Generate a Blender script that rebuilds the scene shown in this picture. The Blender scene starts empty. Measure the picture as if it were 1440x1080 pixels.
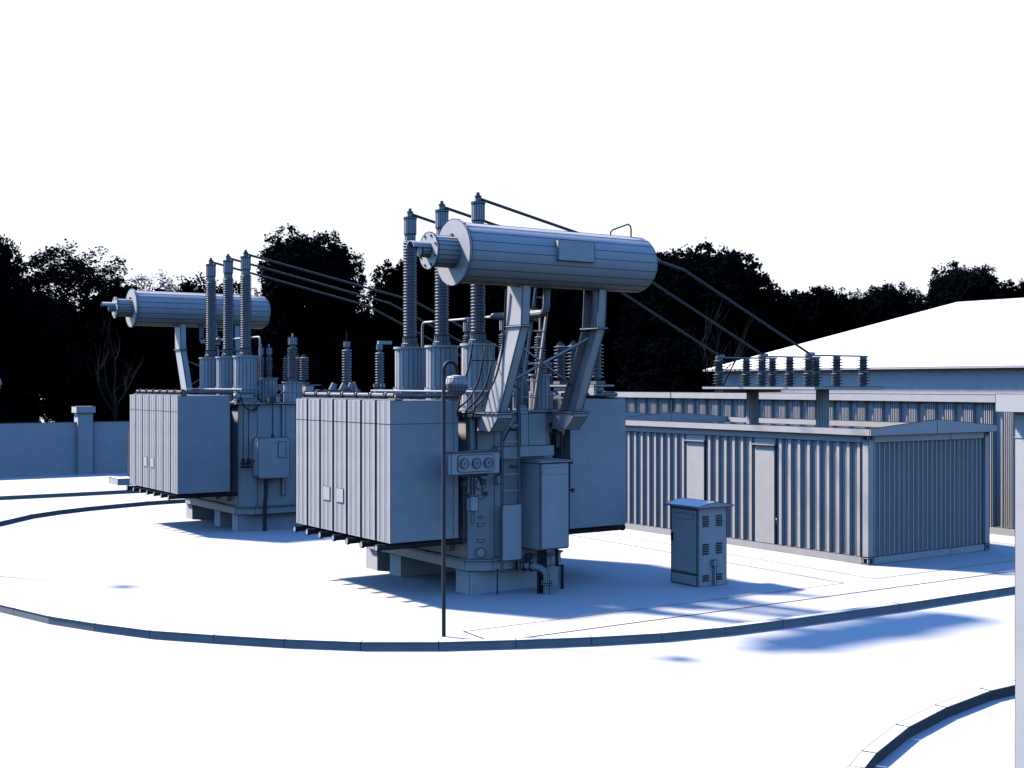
import bpy, bmesh, math, random
from mathutils import Vector, Matrix
R = math.radians
scene = bpy.context.scene
COL = scene.collection

# ---------------------------------------------------------------- camera
CAM_Z = 3.65
cam_d = bpy.data.cameras.new("camera"); cam = bpy.data.objects.new("camera", cam_d); COL.objects.link(cam)
cam_d.sensor_width = 36; cam_d.lens = 36*1730/1440; cam_d.clip_start = 0.1; cam_d.clip_end = 3000
cam.location = (0, 0, CAM_Z)
FW = Vector((.5640, .8258, 0)).normalized()
cam.rotation_euler = (R(90), 0, -math.atan2(FW.x, FW.y))
scene.camera = cam

# ---------------------------------------------------------------- sky and sun
SUN_EL = 47.0
SUN_H = Vector((-.48, .877, 0)).normalized()          # horizontal direction towards the sun
w = bpy.data.worlds.new("World"); scene.world = w; w.use_nodes = True
nt = w.node_tree; nt.nodes.clear()
def N(t, **k):
    n = nt.nodes.new(t)
    for a, b in k.items(): setattr(n, a, b)
    return n
sky = N('ShaderNodeTexSky', sky_type='NISHITA', sun_disc=False)
sky.sun_elevation = R(SUN_EL); sky.sun_rotation = math.atan2(SUN_H.x, SUN_H.y)
sky.air_density = 1.3; sky.dust_density = 0.2; sky.ozone_density = 6.0
# white patch added low in the sky, shaped to the camera's view
tc = N('ShaderNodeTexCoord'); dot = N('ShaderNodeVectorMath', operation='DOT_PRODUCT')
dot.inputs[1].default_value = Vector((0.50, 0.86, 0.05)).normalized()
mr = N('ShaderNodeMapRange', interpolation_type='SMOOTHSTEP'); mr.inputs[1].default_value = 0.77; mr.inputs[2].default_value = 0.862
nt.links.new(tc.outputs['Generated'], dot.inputs[0]); nt.links.new(dot.outputs['Value'], mr.inputs[0])
sep = N('ShaderNodeSeparateXYZ'); nt.links.new(tc.outputs['Generated'], sep.inputs[0])
mz = N('ShaderNodeMapRange', interpolation_type='SMOOTHSTEP'); mz.inputs[1].default_value = .29; mz.inputs[2].default_value = .34; mz.inputs[3].default_value = 1; mz.inputs[4].default_value = 0
nt.links.new(sep.outputs[2], mz.inputs[0]); mul = N('ShaderNodeMath', operation='MULTIPLY'); nt.links.new(mr.outputs[0], mul.inputs[0]); nt.links.new(mz.outputs[0], mul.inputs[1])
mixc = N('ShaderNodeMixRGB'); mixc.inputs[2].default_value = (3.05, 3.2, 3.5, 1)
tint = N('ShaderNodeMixRGB', blend_type='MULTIPLY'); tint.inputs[0].default_value = 1; tint.inputs[2].default_value = (1.15, 1.68, 2.3, 1)
hz = N('ShaderNodeMapRange', interpolation_type='SMOOTHSTEP'); hz.inputs[1].default_value = 0; hz.inputs[2].default_value = .45; hz.inputs[3].default_value = .55; hz.inputs[4].default_value = 1.12
hm = N('ShaderNodeVectorMath', operation='SCALE'); nt.links.new(sky.outputs[0], hm.inputs[0]); nt.links.new(hz.outputs[0], hm.inputs['Scale'])
nt.links.new(hm.outputs[0], tint.inputs[1])
nt.links.new(sep.outputs[2], hz.inputs[0]); nt.links.new(mul.outputs[0], mixc.inputs[0]); nt.links.new(tint.outputs[0], mixc.inputs[1])
bg = N('ShaderNodeBackground'); bg.inputs[1].default_value = 0.05
out = N('ShaderNodeOutputWorld')
nt.links.new(mixc.outputs[0], bg.inputs[0]); nt.links.new(bg.outputs[0], out.inputs[0])

sl = bpy.data.lights.new("sun", 'SUN'); so = bpy.data.objects.new("sun", sl); COL.objects.link(so)
sl.energy = 4.4; sl.angle = R(4.2); sl.color = (1.0, .90, .79)
sd = Vector((SUN_H.x*math.cos(R(SUN_EL)), SUN_H.y*math.cos(R(SUN_EL)), math.sin(R(SUN_EL))))
so.rotation_euler = sd.to_track_quat('Z', 'Y').to_euler(); so.location = (0, 0, 40)
vs = scene.view_settings; vs.view_transform = 'Standard'; vs.look = 'None'; vs.exposure = 2.75; vs.gamma = 1.0

scene.cycles.diffuse_bounces = 0; scene.cycles.max_bounces = 6
# ---------------------------------------------------------------- materials
MATS = {}
def mat(name, col, rough=.6, metal=0, var=.06, spec=.3, scale=3.0):
    if name in MATS: return MATS[name]
    m = bpy.data.materials.new(name); m.use_nodes = True; t = m.node_tree
    b = t.nodes['Principled BSDF']; b.inputs['Roughness'].default_value = rough
    b.inputs['Metallic'].default_value = metal; b.inputs['Specular IOR Level'].default_value = spec
    if var:
        tcn = t.nodes.new('ShaderNodeTexCoord'); no = t.nodes.new('ShaderNodeTexNoise')
        no.inputs['Scale'].default_value = scale; no.inputs['Detail'].default_value = 5
        t.links.new(tcn.outputs['Object'], no.inputs['Vector'])
        r = t.nodes.new('ShaderNodeValToRGB')
        r.color_ramp.elements[0].position = .3; r.color_ramp.elements[1].position = .7
        r.color_ramp.elements[0].color = tuple(c*(1-var) for c in col)+(1,)
        r.color_ramp.elements[1].color = tuple(min(1, c*(1+var)) for c in col)+(1,)
        t.links.new(no.outputs['Fac'], r.inputs[0]); t.links.new(r.outputs[0], b.inputs['Base Color'])
    else: b.inputs['Base Color'].default_value = tuple(col)+(1,)
    MATS[name] = m; return m
STEEL = mat('grey_paint', (.138, .137, .138), .55, spec=.22)
METAL = mat('tank_paint', (.136, .135, .136), .55, spec=.12)
PORC = mat('porcelain', (.055, .057, .063), .5, spec=.2)
CLAD = mat('cladding', (.137, .134, .134), .55)
GROUND = mat('concrete', (.17, .168, .168), .9, var=.035, spec=.05, scale=.35)
KFACE = mat('kerb_face_shade', (.095, .095, .097), .85, var=.08, spec=.05)  # kerb stone darkened, painting in the shade of its upright face
KFACE2 = mat('kerb_face_deep_shade', (.035, .035, .036), .85, var=.1, spec=.05)  # deeper painted shade for the face of the yard kerb
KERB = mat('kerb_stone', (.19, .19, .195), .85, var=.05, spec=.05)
ROOF = mat('roof_sheet', (.24, .24, .245), .6, var=.03)
WALLM = mat('rendered_wall', (.15, .149, .15), .85)
DARK = mat('dark_seam', (.006, .007, .009), .8, var=0, spec=.05)
RUB = mat('black_rubber', (.007, .008, .010), .6, var=0, spec=.08)
DPIPE = mat('dark_steel', (.02, .021, .023), .55, spec=.08)
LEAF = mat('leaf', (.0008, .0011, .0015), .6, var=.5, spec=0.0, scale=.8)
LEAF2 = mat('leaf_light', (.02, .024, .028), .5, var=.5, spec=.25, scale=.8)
BARK = mat('bark', (.004, .0045, .005), .8, var=.2, spec=0.02)

# ---------------------------------------------------------------- mesh builder
LW = [0.005]
class MB:
    def __init__(s): s.v = []; s.f = []; s.sm = []; s.ln = []
    def add(s, vs, fs, smooth=False, lines=True):
        b = len(s.v); s.v += [tuple(v) for v in vs]
        for f in fs: s.f.append(tuple(i+b for i in f)); s.sm.append(smooth); s.ln.append(lines)
        return s
    def box(s, x0, x1, y0, y1, z0, z1, lines=True):
        return s.add([(x0,y0,z0),(x1,y0,z0),(x1,y1,z0),(x0,y1,z0),(x0,y0,z1),(x1,y0,z1),(x1,y1,z1),(x0,y1,z1)],
            [(0,3,2,1),(4,5,6,7),(0,1,5,4),(1,2,6,5),(2,3,7,6),(3,0,4,7)], False, lines)
    def beam(s, p0, p1, wd, ht, side=None, lines=True):
        p0 = Vector(p0); p1 = Vector(p1); a = (p1-p0).normalized()
        sd_ = Vector(side) if side else (Vector((0,0,1)).cross(a) if abs(a.z) < .95 else Vector((1,0,0)))
        sd_ = (sd_-a*sd_.dot(a)).normalized(); up = a.cross(sd_)
        q = [p+sd_*i*wd/2+up*j*ht/2 for p in (p0, p1) for i, j in ((-1,-1),(1,-1),(1,1),(-1,1))]
        return s.add(q, [(0,3,2,1),(4,5,6,7),(0,1,5,4),(1,2,6,5),(2,3,7,6),(3,0,4,7)], False, lines)
    def prism(s, poly, z0, z1, lines=True):
        n = len(poly); vs_ = [(x,y,z0) for x,y in poly]+[(x,y,z1) for x,y in poly]
        return s.add(vs_, [tuple(range(n-1,-1,-1)), tuple(range(n,2*n))]+[(i,(i+1)%n,n+(i+1)%n,n+i) for i in range(n)], False, lines)
    def ext(s, poly, axis, a0, a1, lines=True):
        # poly of 2D points in the other two axes (cyclic order), extruded along axis
        def P(p, a): return {'x':(a,p[0],p[1]), 'y':(p[0],a,p[1]), 'z':(p[0],p[1],a)}[axis]
        n = len(poly)
        return s.add([P(p,a0) for p in poly]+[P(p,a1) for p in poly],
            [tuple(range(n-1,-1,-1)), tuple(range(n,2*n))]+[(i,(i+1)%n,n+(i+1)%n,n+i) for i in range(n)], False, lines)
    def lathe(s, prof, c=(0,0,0), ax=(0,0,1), n=16, lines=True, cap=True):
        c = Vector(c); a = Vector(ax).normalized(); t = Vector((1,0,0)) if abs(a.x) < .9 else Vector((0,1,0))
        u = a.cross(t).normalized(); w_ = a.cross(u)
        vs_ = []
        for r, h in prof:
            for k in range(n):
                th = 2*math.pi*k/n; vs_.append(c+a*h+(u*math.cos(th)+w_*math.sin(th))*r)
        fs = [(i*n+k, i*n+(k+1)%n, (i+1)*n+(k+1)%n, (i+1)*n+k) for i in range(len(prof)-1) for k in range(n)]
        if cap:
            fs.append(tuple(range(n-1,-1,-1))); m = (len(prof)-1)*n; fs.append(tuple(range(m, m+n)))
        return s.add(vs_, fs, True, lines)
    def cyl(s, p0, p1, r, n=12, lines=True, r1=None):
        p0 = Vector(p0); p1 = Vector(p1)
        return s.lathe([(r,0),(r if r1 is None else r1,(p1-p0).length)], p0, p1-p0, n, lines)
    def tube(s, pts, r, n=8, lines=False, rs=None):
        pts = [Vector(p) for p in pts]; vs_ = []; prev = None
        for i, p in enumerate(pts):
            t = (pts[min(i+1,len(pts)-1)]-pts[max(i-1,0)]).normalized()
            if prev is None:
                h = Vector((1,0,0)) if abs(t.x) < .8 else Vector((0,1,0)); u = t.cross(h).normalized()
            else: u = (prev-t*prev.dot(t)).normalized()
            prev = u; w_ = t.cross(u); rr = rs[i] if rs else r
            for k in range(n):
                th = 2*math.pi*k/n; vs_.append(p+(u*math.cos(th)+w_*math.sin(th))*rr)
        fs = [(i*n+k, i*n+(k+1)%n, (i+1)*n+(k+1)%n, (i+1)*n+k) for i in range(len(pts)-1) for k in range(n)]
        fs += [tuple(range(n-1,-1,-1)), tuple(range((len(pts)-1)*n, len(pts)*n))]
        return s.add(vs_, fs, True, lines)
    def line(s, p0, p1, wd=None):                       # an explicit dark seam between two points
        s.__dict__.setdefault('ex', []).append((Vector(p0), Vector(p1), wd)); return s
    def cut(s):                                         # what follows is a piece of its own
        s.__dict__.setdefault('done', [])
        if s.v:
            d = MB(); d.v, d.f, d.sm, d.ln = s.v, s.f, s.sm, s.ln
            if 'ex' in s.__dict__: d.ex = s.__dict__.pop('ex')
            s.done.append(d); s.v, s.f, s.sm, s.ln = [], [], [], []
        return s
    def build(s, name, m, parent=None, lw=None, minang=8, origin=None):
        for d in s.__dict__.pop('done', []):
            o = d.build(name, m, parent, lw, minang, origin)
        if not s.v: return o
        lw = LW[0] if lw is None else lw
        me = bpy.data.meshes.new(name); me.from_pydata(s.v, [], s.f); me.update()
        bm = bmesh.new(); bm.from_mesh(me); bmesh.ops.recalc_face_normals(bm, faces=bm.faces)
        bm.faces.ensure_lookup_table()
        segs = []
        if lw > 0:
            ma = math.radians(minang)
            for e in bm.edges:
                lf = e.link_faces
                if len(lf) != 2: 
                    if len(lf) == 1 and s.ln[lf[0].index]: segs.append((e.verts[0].co.copy(), e.verts[1].co.copy(), None))
                    continue
                if not (s.ln[lf[0].index] and s.ln[lf[1].index]): continue
                if e.calc_face_angle(0) > ma: segs.append((e.verts[0].co.copy(), e.verts[1].co.copy(), None))
        segs += s.__dict__.get('ex', [])
        bm.to_mesh(me); bm.free()
        nb = len(me.polygons)
        if segs:
            vs_ = [tuple(v.co) for v in me.vertices]; fs = [tuple(p.vertices) for p in me.polygons]
            for a, b, wd in segs:
                d = b-a
                if d.length < 1e-4: continue
                d.normalize(); h = Vector((0,0,1)) if abs(d.z) < .8 else Vector((1,0,0))
                u = d.cross(h).normalized(); w_ = d.cross(u); r = wd or lw; k = len(vs_)
                for p in (a, b):
                    for t in range(4): vs_.append(tuple(p+(u*math.cos(t*math.pi/2+.4)+w_*math.sin(t*math.pi/2+.4))*r))
                for t in range(4): fs.append((k+t, k+(t+1)%4, k+4+(t+1)%4, k+4+t))
            me2 = bpy.data.meshes.new(name); me2.from_pydata(vs_, [], fs); me2.update()
            bpy.data.meshes.remove(me); me = me2; me.name = name
        me.materials.append(m); me.materials.append(DARK)
        me.polygons.foreach_set('use_smooth', (s.sm+[False]*(len(me.polygons)-nb)))
        me.polygons.foreach_set('material_index', [0]*nb+[1]*(len(me.polygons)-nb))
        me.set_sharp_from_angle(angle=R(38))
        o = bpy.data.objects.new(name, me); COL.objects.link(o)
        if parent: o.parent = parent
        if origin: o.location = origin
        return o

def thing(name, label, cat, loc=(0,0,0), rz=0, group=None):
    o = bpy.data.objects.new(name, None); COL.objects.link(o); o.location = loc; o.rotation_euler = (0,0,rz)
    o['label'] = label; o['category'] = cat
    if group: o['group'] = group
    o.empty_display_size = .3
    return o
def tag(o, label, cat, group=None, kind=None):
    if label: o['label'] = label
    if cat: o['category'] = cat
    if group: o['group'] = group
    if kind: o['kind'] = kind
    return o
def dupchild(o, parent, loc):
    c = o.copy(); COL.objects.link(c); c.parent = parent; c.location = loc
    for g in list(o.children):
        d = g.copy(); COL.objects.link(d); d.parent = c
    return c
def at(u, d, z=0.0):                                   # ground point at picture column u and distance d
    lat = (u-720)/1730*d
    return Vector((FW.x*d+FW.y*lat, FW.y*d-FW.x*lat, z))

# ---------------------------------------------------------------- the ground
RZ = -.12; LZ = -.27
def ribbon(pts, off):                                   # offset an open/closed polyline to the left
    o = []
    for i, p in enumerate(pts):
        a = Vector(pts[max(i-1,0)]); b = Vector(pts[min(i+1,len(pts)-1)]); t = (b-a).normalized()
        o.append((p[0]-t.y*off, p[1]+t.x*off))
    return o
PADP = None
def px(u, v, z=0.0):
    d = 1730*(CAM_Z-z)/(v-540); p = at(u, d); return (p.x, p.y)
# kerb ring round the pad (foot of its outer face), anticlockwise from the far right
near = [(1700,783),(1560,805),(1428,824.5),(1265,849.5),(1101.7,872),(1021,882),(931,890.5),(832,896),(726,900),(617,903),(507,903),(399.5,899),(300,893),(210,886.7),(132.7,876.7),(69,866.7),(19.3,855)]
far = [(-78,757),(-36,746),(0,738),(38,729),(78,723),(120,718),(162,714),(205,710),(242,707.5),(320,703),(400,699),(480,696),(560,693)]
KH = .115
P = [Vector(px(u, v, KH)) for u, v in near]
Fp = [Vector(px(u, v, 0)) for u, v in far]
def bez(p0, p1, p2, p3, n):
    return [p0*(1-t)**3+p1*3*t*(1-t)**2+p2*3*t*t*(1-t)+p3*t**3 for t in [k/n for k in range(1, n)]]
t0 = (P[-1]-P[-2]).normalized(); t1 = (Fp[1]-Fp[0]).normalized(); L = (Fp[0]-P[-1]).length
mid = bez(P[-1], P[-1]+t0*L*.45, Fp[0]-t1*L*.45, Fp[0], 7)
outline = P+mid+Fp
pad_poly = [tuple(p) for p in outline]+[(60, 75), (75, 20)]
g = MB(); n = len(pad_poly)
g.add([(x,y,-.002) for x,y in pad_poly], [tuple(range(n))], False, False)
o = g.build('pad', GROUND, lw=0); tag(o, None, None, kind='structure')
# joints of the cable trench covers in the pad
j = MB()
def seg(a, b, wd=.02):
    a = Vector(px(*a)); b = Vector(px(*b)); t = (b-a).normalized(); s_ = Vector((-t.y, t.x))*wd/2
    j.add([(*(a-s_),.001),(*(b-s_),.001),(*(b+s_),.001),(*(a+s_),.001)], [(0,1,2,3)], False, False)
for a, b, wd in [((706,901),(1428,803),.045),((652,888),(690,901.5),.03),((652,888),(1187,820),.022),((1187,820),(790,750),.036),
                 ((1231,814),(800,741.5),.026),((1231,814),(1428,788),.024)]: seg(a, b, wd)
o = j.build('trench_joint', DARK, lw=0); tag(o, None, None, kind='structure')
# kerbs: stone by stone, pale tops, shade of the upright faces put into their colour
def kerb(pts, z0, z1, wid, name, flip=1, gap=.012, face=None):
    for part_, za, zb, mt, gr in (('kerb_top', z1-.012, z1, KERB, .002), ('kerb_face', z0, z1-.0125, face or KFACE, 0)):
        k = MB()
        for a, b in zip(pts[:-1], pts[1:]):
            a = Vector(a); b = Vector(b); t = (b-a).normalized(); nn = Vector((-t.y, t.x))*wid*flip
            a2 = a+t*gap/2-nn.normalized()*gr; b2 = b-t*gap/2-nn.normalized()*gr
            q = [a2, b2, b2+nn, a2+nn]
            k.add([(p.x,p.y,za) for p in q]+[(p.x,p.y,zb) for p in q], [(0,3,2,1),(4,5,6,7),(0,1,5,4),(1,2,6,5),(2,3,7,6),(3,0,4,7)], False, part_ == 'kerb_top')
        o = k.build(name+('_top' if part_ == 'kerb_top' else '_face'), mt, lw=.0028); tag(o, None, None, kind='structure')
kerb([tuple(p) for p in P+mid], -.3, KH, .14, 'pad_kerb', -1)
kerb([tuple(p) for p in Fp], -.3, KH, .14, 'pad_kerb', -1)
fk = [Vector(px(u, v+5, 0)) for u, v in [(-400,716),(-200,706),(0,698),(100,693),(193,688),(300,684),(420,680),(560,676)]]
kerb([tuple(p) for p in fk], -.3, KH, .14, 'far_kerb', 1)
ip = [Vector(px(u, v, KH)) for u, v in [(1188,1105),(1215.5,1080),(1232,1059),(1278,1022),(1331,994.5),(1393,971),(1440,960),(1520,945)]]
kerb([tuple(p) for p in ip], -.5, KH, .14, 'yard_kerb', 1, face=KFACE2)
g = MB(); g.add([(-900,-900,-.006),(1200,-900,-.006),(1200,1200,-.006),(-900,1200,-.006)], [(0,1,2,3)], False, False)
o = g.build('ground', GROUND, lw=0); tag(o, None, None, kind='structure')

# ---------------------------------------------------------------- insulators
def shed_profile(z0, z1, rc, rs, pitch):
    pr = []; n = max(2, int(round((z1-z0)/pitch))); p = (z1-z0)/n
    for k in range(n):
        z = z0+k*p; pr += [(rc, z), (rc, z+p*.35), (rs, z+p*.5), (rs, z+p*.62), (rc, z+p*.9)]
    pr.append((rc, z1)); return pr
def insulator_mb(z0, z1, rc, rs, pitch, n=14, c=(0,0)):
    m = MB(); m.lathe(shed_profile(z0, z1, rc, rs, pitch), (c[0],c[1],0), n=n, lines=False)
    for k in range(0, n, 1):
        th = 2*math.pi*k/n; x = c[0]+rs*math.cos(th+math.pi/2*0); y = c[1]+rs*math.sin(th)
    return m

# ---------------------------------------------------------------- transformers
def arc_pts(c, r, a0, a1, n, plane='yz'):
    o = []
    for k in range(n+1):
        a = R(a0+(a1-a0)*k/n); p, q = r*math.cos(a), r*math.sin(a)
        o.append({'yz':(c[0], c[1]+p, c[2]+q), 'xz':(c[0]+p, c[1], c[2]+q), 'xy':(c[0]+p, c[1]+q, c[2])}[plane])
    return o
def octo(hx, hy, cx, cy):
    return [(-hx,-hy+cy),(-hx+cx,-hy),(hx-cx,-hy),(hx,-hy+cy),(hx,hy-cy),(hx-cx,hy),(-hx+cx,hy),(-hx,hy-cy)]
RAD = {}
def radiator_meshes():
    """one radiator: five pressed fins, its top seam, and its bottom header pipe (pointing to -x)"""
    m = MB(); w0 = -.238
    for k in range(5):
        y0 = w0+k*.0958
        m.ext([(y0,1.0),(y0+.0925,1.0),(y0+.0925,3.37),(y0,3.37)], 'x', -.70, .62, False)
    m.box(-.688, .60, -.225, .225, 1.02, 3.35, False)
    m.line((-.702,-.236,2.98),(-.702,.236,2.98),.0045); m.line((-.70,-.239,2.98),(.62,-.239,2.98),.0045)
    m.line((.52,-.239,1.0),(.52,-.239,3.37),.004); m.line((-.70,-.238,1.0),(-.70,-.238,3.37),.004); m.line((-.70,-.238,1.0),(.62,-.238,1.0),.004); m.line((-.70,-.238,3.37),(.62,-.238,3.37),.004)
    for k in range(5): m.line((-.7015,w0+k*.0958+.045*(k%2)+.01,1.02),(-.7015,w0+k*.0958+.045*(k%2)+.01,3.36),.0024)
    return m
def transformer(name, label, loc, flip, front):
    T = thing(name, label, 'power transformer', loc, 0, 'power transformers in the yard')
    if flip: T.scale = (1, -1, 1)
    # plinth beams under the tank
    for y0 in (-1.86, .55, 1.5) if front else (-1.86, .2, 1.41):
        MB().box(-.97, .95, y0, y0+.45, -.02, .40).build('plinth', WALLM, T)
    # tank
    m = MB(); m.prism(octo(.92,1.96,.40,.25), .58, 3.14); tank = m.build('tank', METAL, T)
    m = MB(); m.prism(octo(1.03,2.07,.41,.26), .41, .58); m.prism(octo(1.06,2.10,.41,.26), .583, .61); m.build('base_flange', METAL, T)
    m = MB(); m.prism(octo(1.0,2.04,.40,.25), 3.145, 3.19); m.build('tank_cover', METAL, T)
    # side stiffeners
    for sx in (-1, 1):
        m = MB()
        for yy in (-1.2, -.4, .4, 1.2): m.box(*sorted((sx*.921, sx*1.0)), yy-.04, yy+.04, .7, 3.0)
        m.build('stiffener', METAL, T)
    # radiators, seven on each side
    for sx in (-1, 1):
        for k in range(7):
            y = -1.628+k*.5427
            if k == 0 and sx == -1 and 'r' not in RAD:
                RAD['r'] = radiator_meshes().build('radiator', METAL, T); r = RAD['r']
                m = MB(); m.cyl((-.80,0,.915),(1.0,0,.915),.05,12,True); m.cyl((-.83,0,.915),(-.80,0,.915),.062,12,True)
                m.box(-.6,.5,-.02,.02,.95,1.0,False)
                RAD['h'] = m.build('header_pipe', DPIPE, r); MB().cyl((.62,0,3.12),(.9,0,3.12),.05,12).build('top_pipe', DPIPE, r)
                RAD['c'] = MB().lathe([(.055,0),(.055,.012)], (-.846,0,.915), (1,0,0), 12).build('pipe_cap', METAL, r)
            else: r = dupchild(RAD['r'], T, (0,0,0))
            r.location = (sx*1.82, y, 0)
            if sx == 1: r.rotation_euler = (0,0,math.pi)
            else: r.rotation_euler = (0,0,0)
    # top header pipework of the radiator banks
    for sx in (-1, 1):
        m = MB(); m.cyl((sx*2.36,-1.72,3.46),(sx*2.36,1.84,3.46),.036,10,True)
        m.cyl((sx*2.38,-1.76,3.45),(sx*1.1,-1.76,3.45),.036,10,True); m.cyl((sx*2.38,1.76,3.45),(sx*1.1,1.76,3.45),.036,10,True)
        for k in range(7):
            y = -1.628+k*.5427; m.cyl((sx*2.36,y+.25,3.37),(sx*2.36,y+.25,3.5),.035,8); m.lathe([(.05,-.02),(.05,.02)],(sx*2.36,y+.18,3.47),(0,1,0),10)
        m.box(*sorted((sx*2.42,sx*2.28)),-1.84,1.84,3.375,3.40)
        m.build('bank_header', METAL, T)
    # high voltage turrets and bushings
    for i, y in enumerate((-1.36, -.11, 1.09)):
        c = (-.47, y, 0)
        m = MB(); m.lathe([(.30,3.19),(.30,4.33)], c, n=20); m.lathe([(.325,3.52),(.325,3.56)], c, n=20, lines=False)
        m.lathe([(.325,4.33),(.325,4.37)], c, n=20, lines=False); m.lathe([(.34,3.19),(.34,3.23)], c, n=20, lines=False)
        for k in range(20):
            a = 2*math.pi*k/20; m.box(c[0]+.315*math.cos(a)-.012,c[0]+.315*math.cos(a)+.012,y+.315*math.sin(a)-.012,y+.315*math.sin(a)+.012,3.565,3.585,False)
        tr = m.build('turret', METAL, T)
        m = MB(); m.lathe([(.17,4.37),(.17,4.43),(.145,4.45),(.145,4.55),(.15,4.56)], c, n=16)
        m.lathe(shed_profile(4.56, 6.42, .118, .138, .0575), c, n=16, lines=False)
        for k in range(16):
            a = 2*math.pi*k/16+.1; m.line((c[0]+.139*math.cos(a),y+.139*math.sin(a),4.58),(c[0]+.139*math.cos(a),y+.139*math.sin(a),6.42),.0028)
        b = m.build('bushing', PORC, T)
        m = MB(); m.lathe([(.12,6.42),(.105,6.46),(.105,6.56),(.122,6.57),(.122,6.86),(.13,6.87),(.13,6.90)], c, n=16)
        m.lathe([(.05,6.90),(.05,6.99),(.06,6.99),(.06,7.01),(.03,7.02),(.025,7.07)], c, n=10)
        m.build('bushing_cap', METAL, b)
    # medium voltage bushings
    lv = [(.72,.85,.17,3.72,4.62,.10),(.72,-.45,.17,3.66,4.60,.10),(.68,-1.02,.16,3.82,4.50,.085),(.72,-1.60,.175,3.80,4.52,.09)] if front else \
         [(.50,1.80,.24,3.68,4.58,.115),(.50,.30,.22,3.78,4.35,.08),(.3,.25,.1,3.6,4.35,.075)]
    for x, y, r, z1, z2, ri in lv:
        m = MB(); m.lathe([(r,3.19),(r,z1)], (x,y,0), n=14); m.lathe([(r+.03,z1),(r+.03,z1+.03)], (x,y,0), n=14, lines=False)
        m.lathe([(r+.02,3.45),(r+.02,3.47)], (x,y,0), n=14, lines=False); m.build('turret', METAL, T)
        m = MB(); m.lathe([(ri,z1+.03),(ri,z1+.12)], (x,y,0), n=12); m.lathe(shed_profile(z1+.12, z2, ri*.72, ri*1.15, .045), (x,y,0), n=12, lines=False)
        b = m.build('bushing', PORC, T)
        m = MB(); m.lathe([(ri*.7,z2),(ri*.7,z2+.06),(ri,z2+.07),(ri,z2+.26)] if not front or y > -.9 else [(ri*.6,z2),(ri*.6,z2+.06)], (x,y,0), n=12)
        m.lathe([(.02,z2+.1),(.02,z2+.36)], (x,y,0), n=6, lines=False); m.build('bushing_cap', METAL, b)
    # arrester frame over the right bank
    m = MB(); m.box(1.70,2.18,-1.95,-.05,3.60,3.64); m.box(1.70,1.76,-1.95,-.05,3.44,3.60); m.box(1.0,2.25,-.75,-.67,3.52,3.59); m.box(1.0,2.25,-1.55,-1.47,3.52,3.59)
    m.box(.98,1.06,-.75,-.67,3.10,3.59); m.box(.98,1.06,-1.55,-1.47,3.10,3.59)
    m.build('arrester_frame', STEEL, T)
    for y in (-.60, -1.03, -1.74):
        m = MB(); m.box(1.83,2.05,y-.11,y+.11,3.64,3.71); m.lathe([(.05,3.71),(.05,3.75)], (1.93,y,0), n=12); m.lathe(shed_profile(3.75, 4.40, .075, .13, .065), (1.93,y,0), n=14, lines=False)
        m.lathe([(.07,4.40),(.07,4.44),(.03,4.45),(.03,4.48)], (1.93,y,0), n=10)
        m.build('arrester', PORC, T)
    # conservator
    CY, CZ, CR = -3.14, 5.75, .49
    c = (0, CY, CZ)
    m = MB(); m.lathe([(CR,-2.05),(CR,1.70),(CR*.97,1.77),(CR*.86,1.84),(CR*.5,1.88)], c, (1,0,0), 20)
    con = m.build('conservator', METAL, T, minang=12)
    m = MB(); m.lathe([(.535,-2.10),(.535,-2.055)], c, (1,0,0), 20); m.build('end_plate', METAL, con)
    m = MB(); m.lathe([(.25,-2.52),(.25,-2.10)], c, (1,0,0), 20); m.lathe([(.295,-2.545),(.295,-2.52)], c, (1,0,0), 20)
    m.box(-2.13,-2.10,CY-.02,CY+.02,CZ+.25,CZ+.29)
    nk = m.build('neck', METAL, con)
    m = MB()
    for k in range(8):
        m.cut(); a = 2*math.pi*(k+.5)/8; m.cyl((-2.56,CY+.245*math.cos(a),CZ+.245*math.sin(a)),(-2.545,CY+.245*math.cos(a),CZ+.245*math.sin(a)),.02,6,False)
    m.build('bolt', RUB, nk)
    m = MB(); m.lathe([(.11,-2.70),(.11,-2.545)], c, (1,0,0), 14); m.lathe([(.09,-2.705),(.09,-2.70)], c, (1,0,0), 14)
    hp = [(-2.545+dx, CY+rr*math.cos(R(a)), CZ+.01+rr*math.sin(R(a))) for dx in (0,-.33) for rr in (.128,.114) for a in range(10,171,16)]
    k = 11; fs = []
    for i in range(k-1): fs += [(i,i+1,2*k+i+1,2*k+i),(k+i,k+i+1,3*k+i+1,3*k+i),(i,i+1,k+i+1,k+i),(2*k+i,2*k+i+1,3*k+i+1,3*k+i)]
    m.add(hp, fs, True, False)
    m.build('level_gauge', METAL, con)
    m = MB(); m.box(-.39,.36,CY-.53,CY-.46,5.68,6.02); m.build('nameplate', STEEL, con)
    m = MB(); m.tube([(1.13,CY,6.22),(1.13,CY,6.30),(1.18,CY,6.34),(1.52,CY,6.46),(1.57,CY,6.44),(1.59,CY,6.38),(1.59,CY,6.20)], .014, 8)
    m.build('lifting_handle', RUB, con)
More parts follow.
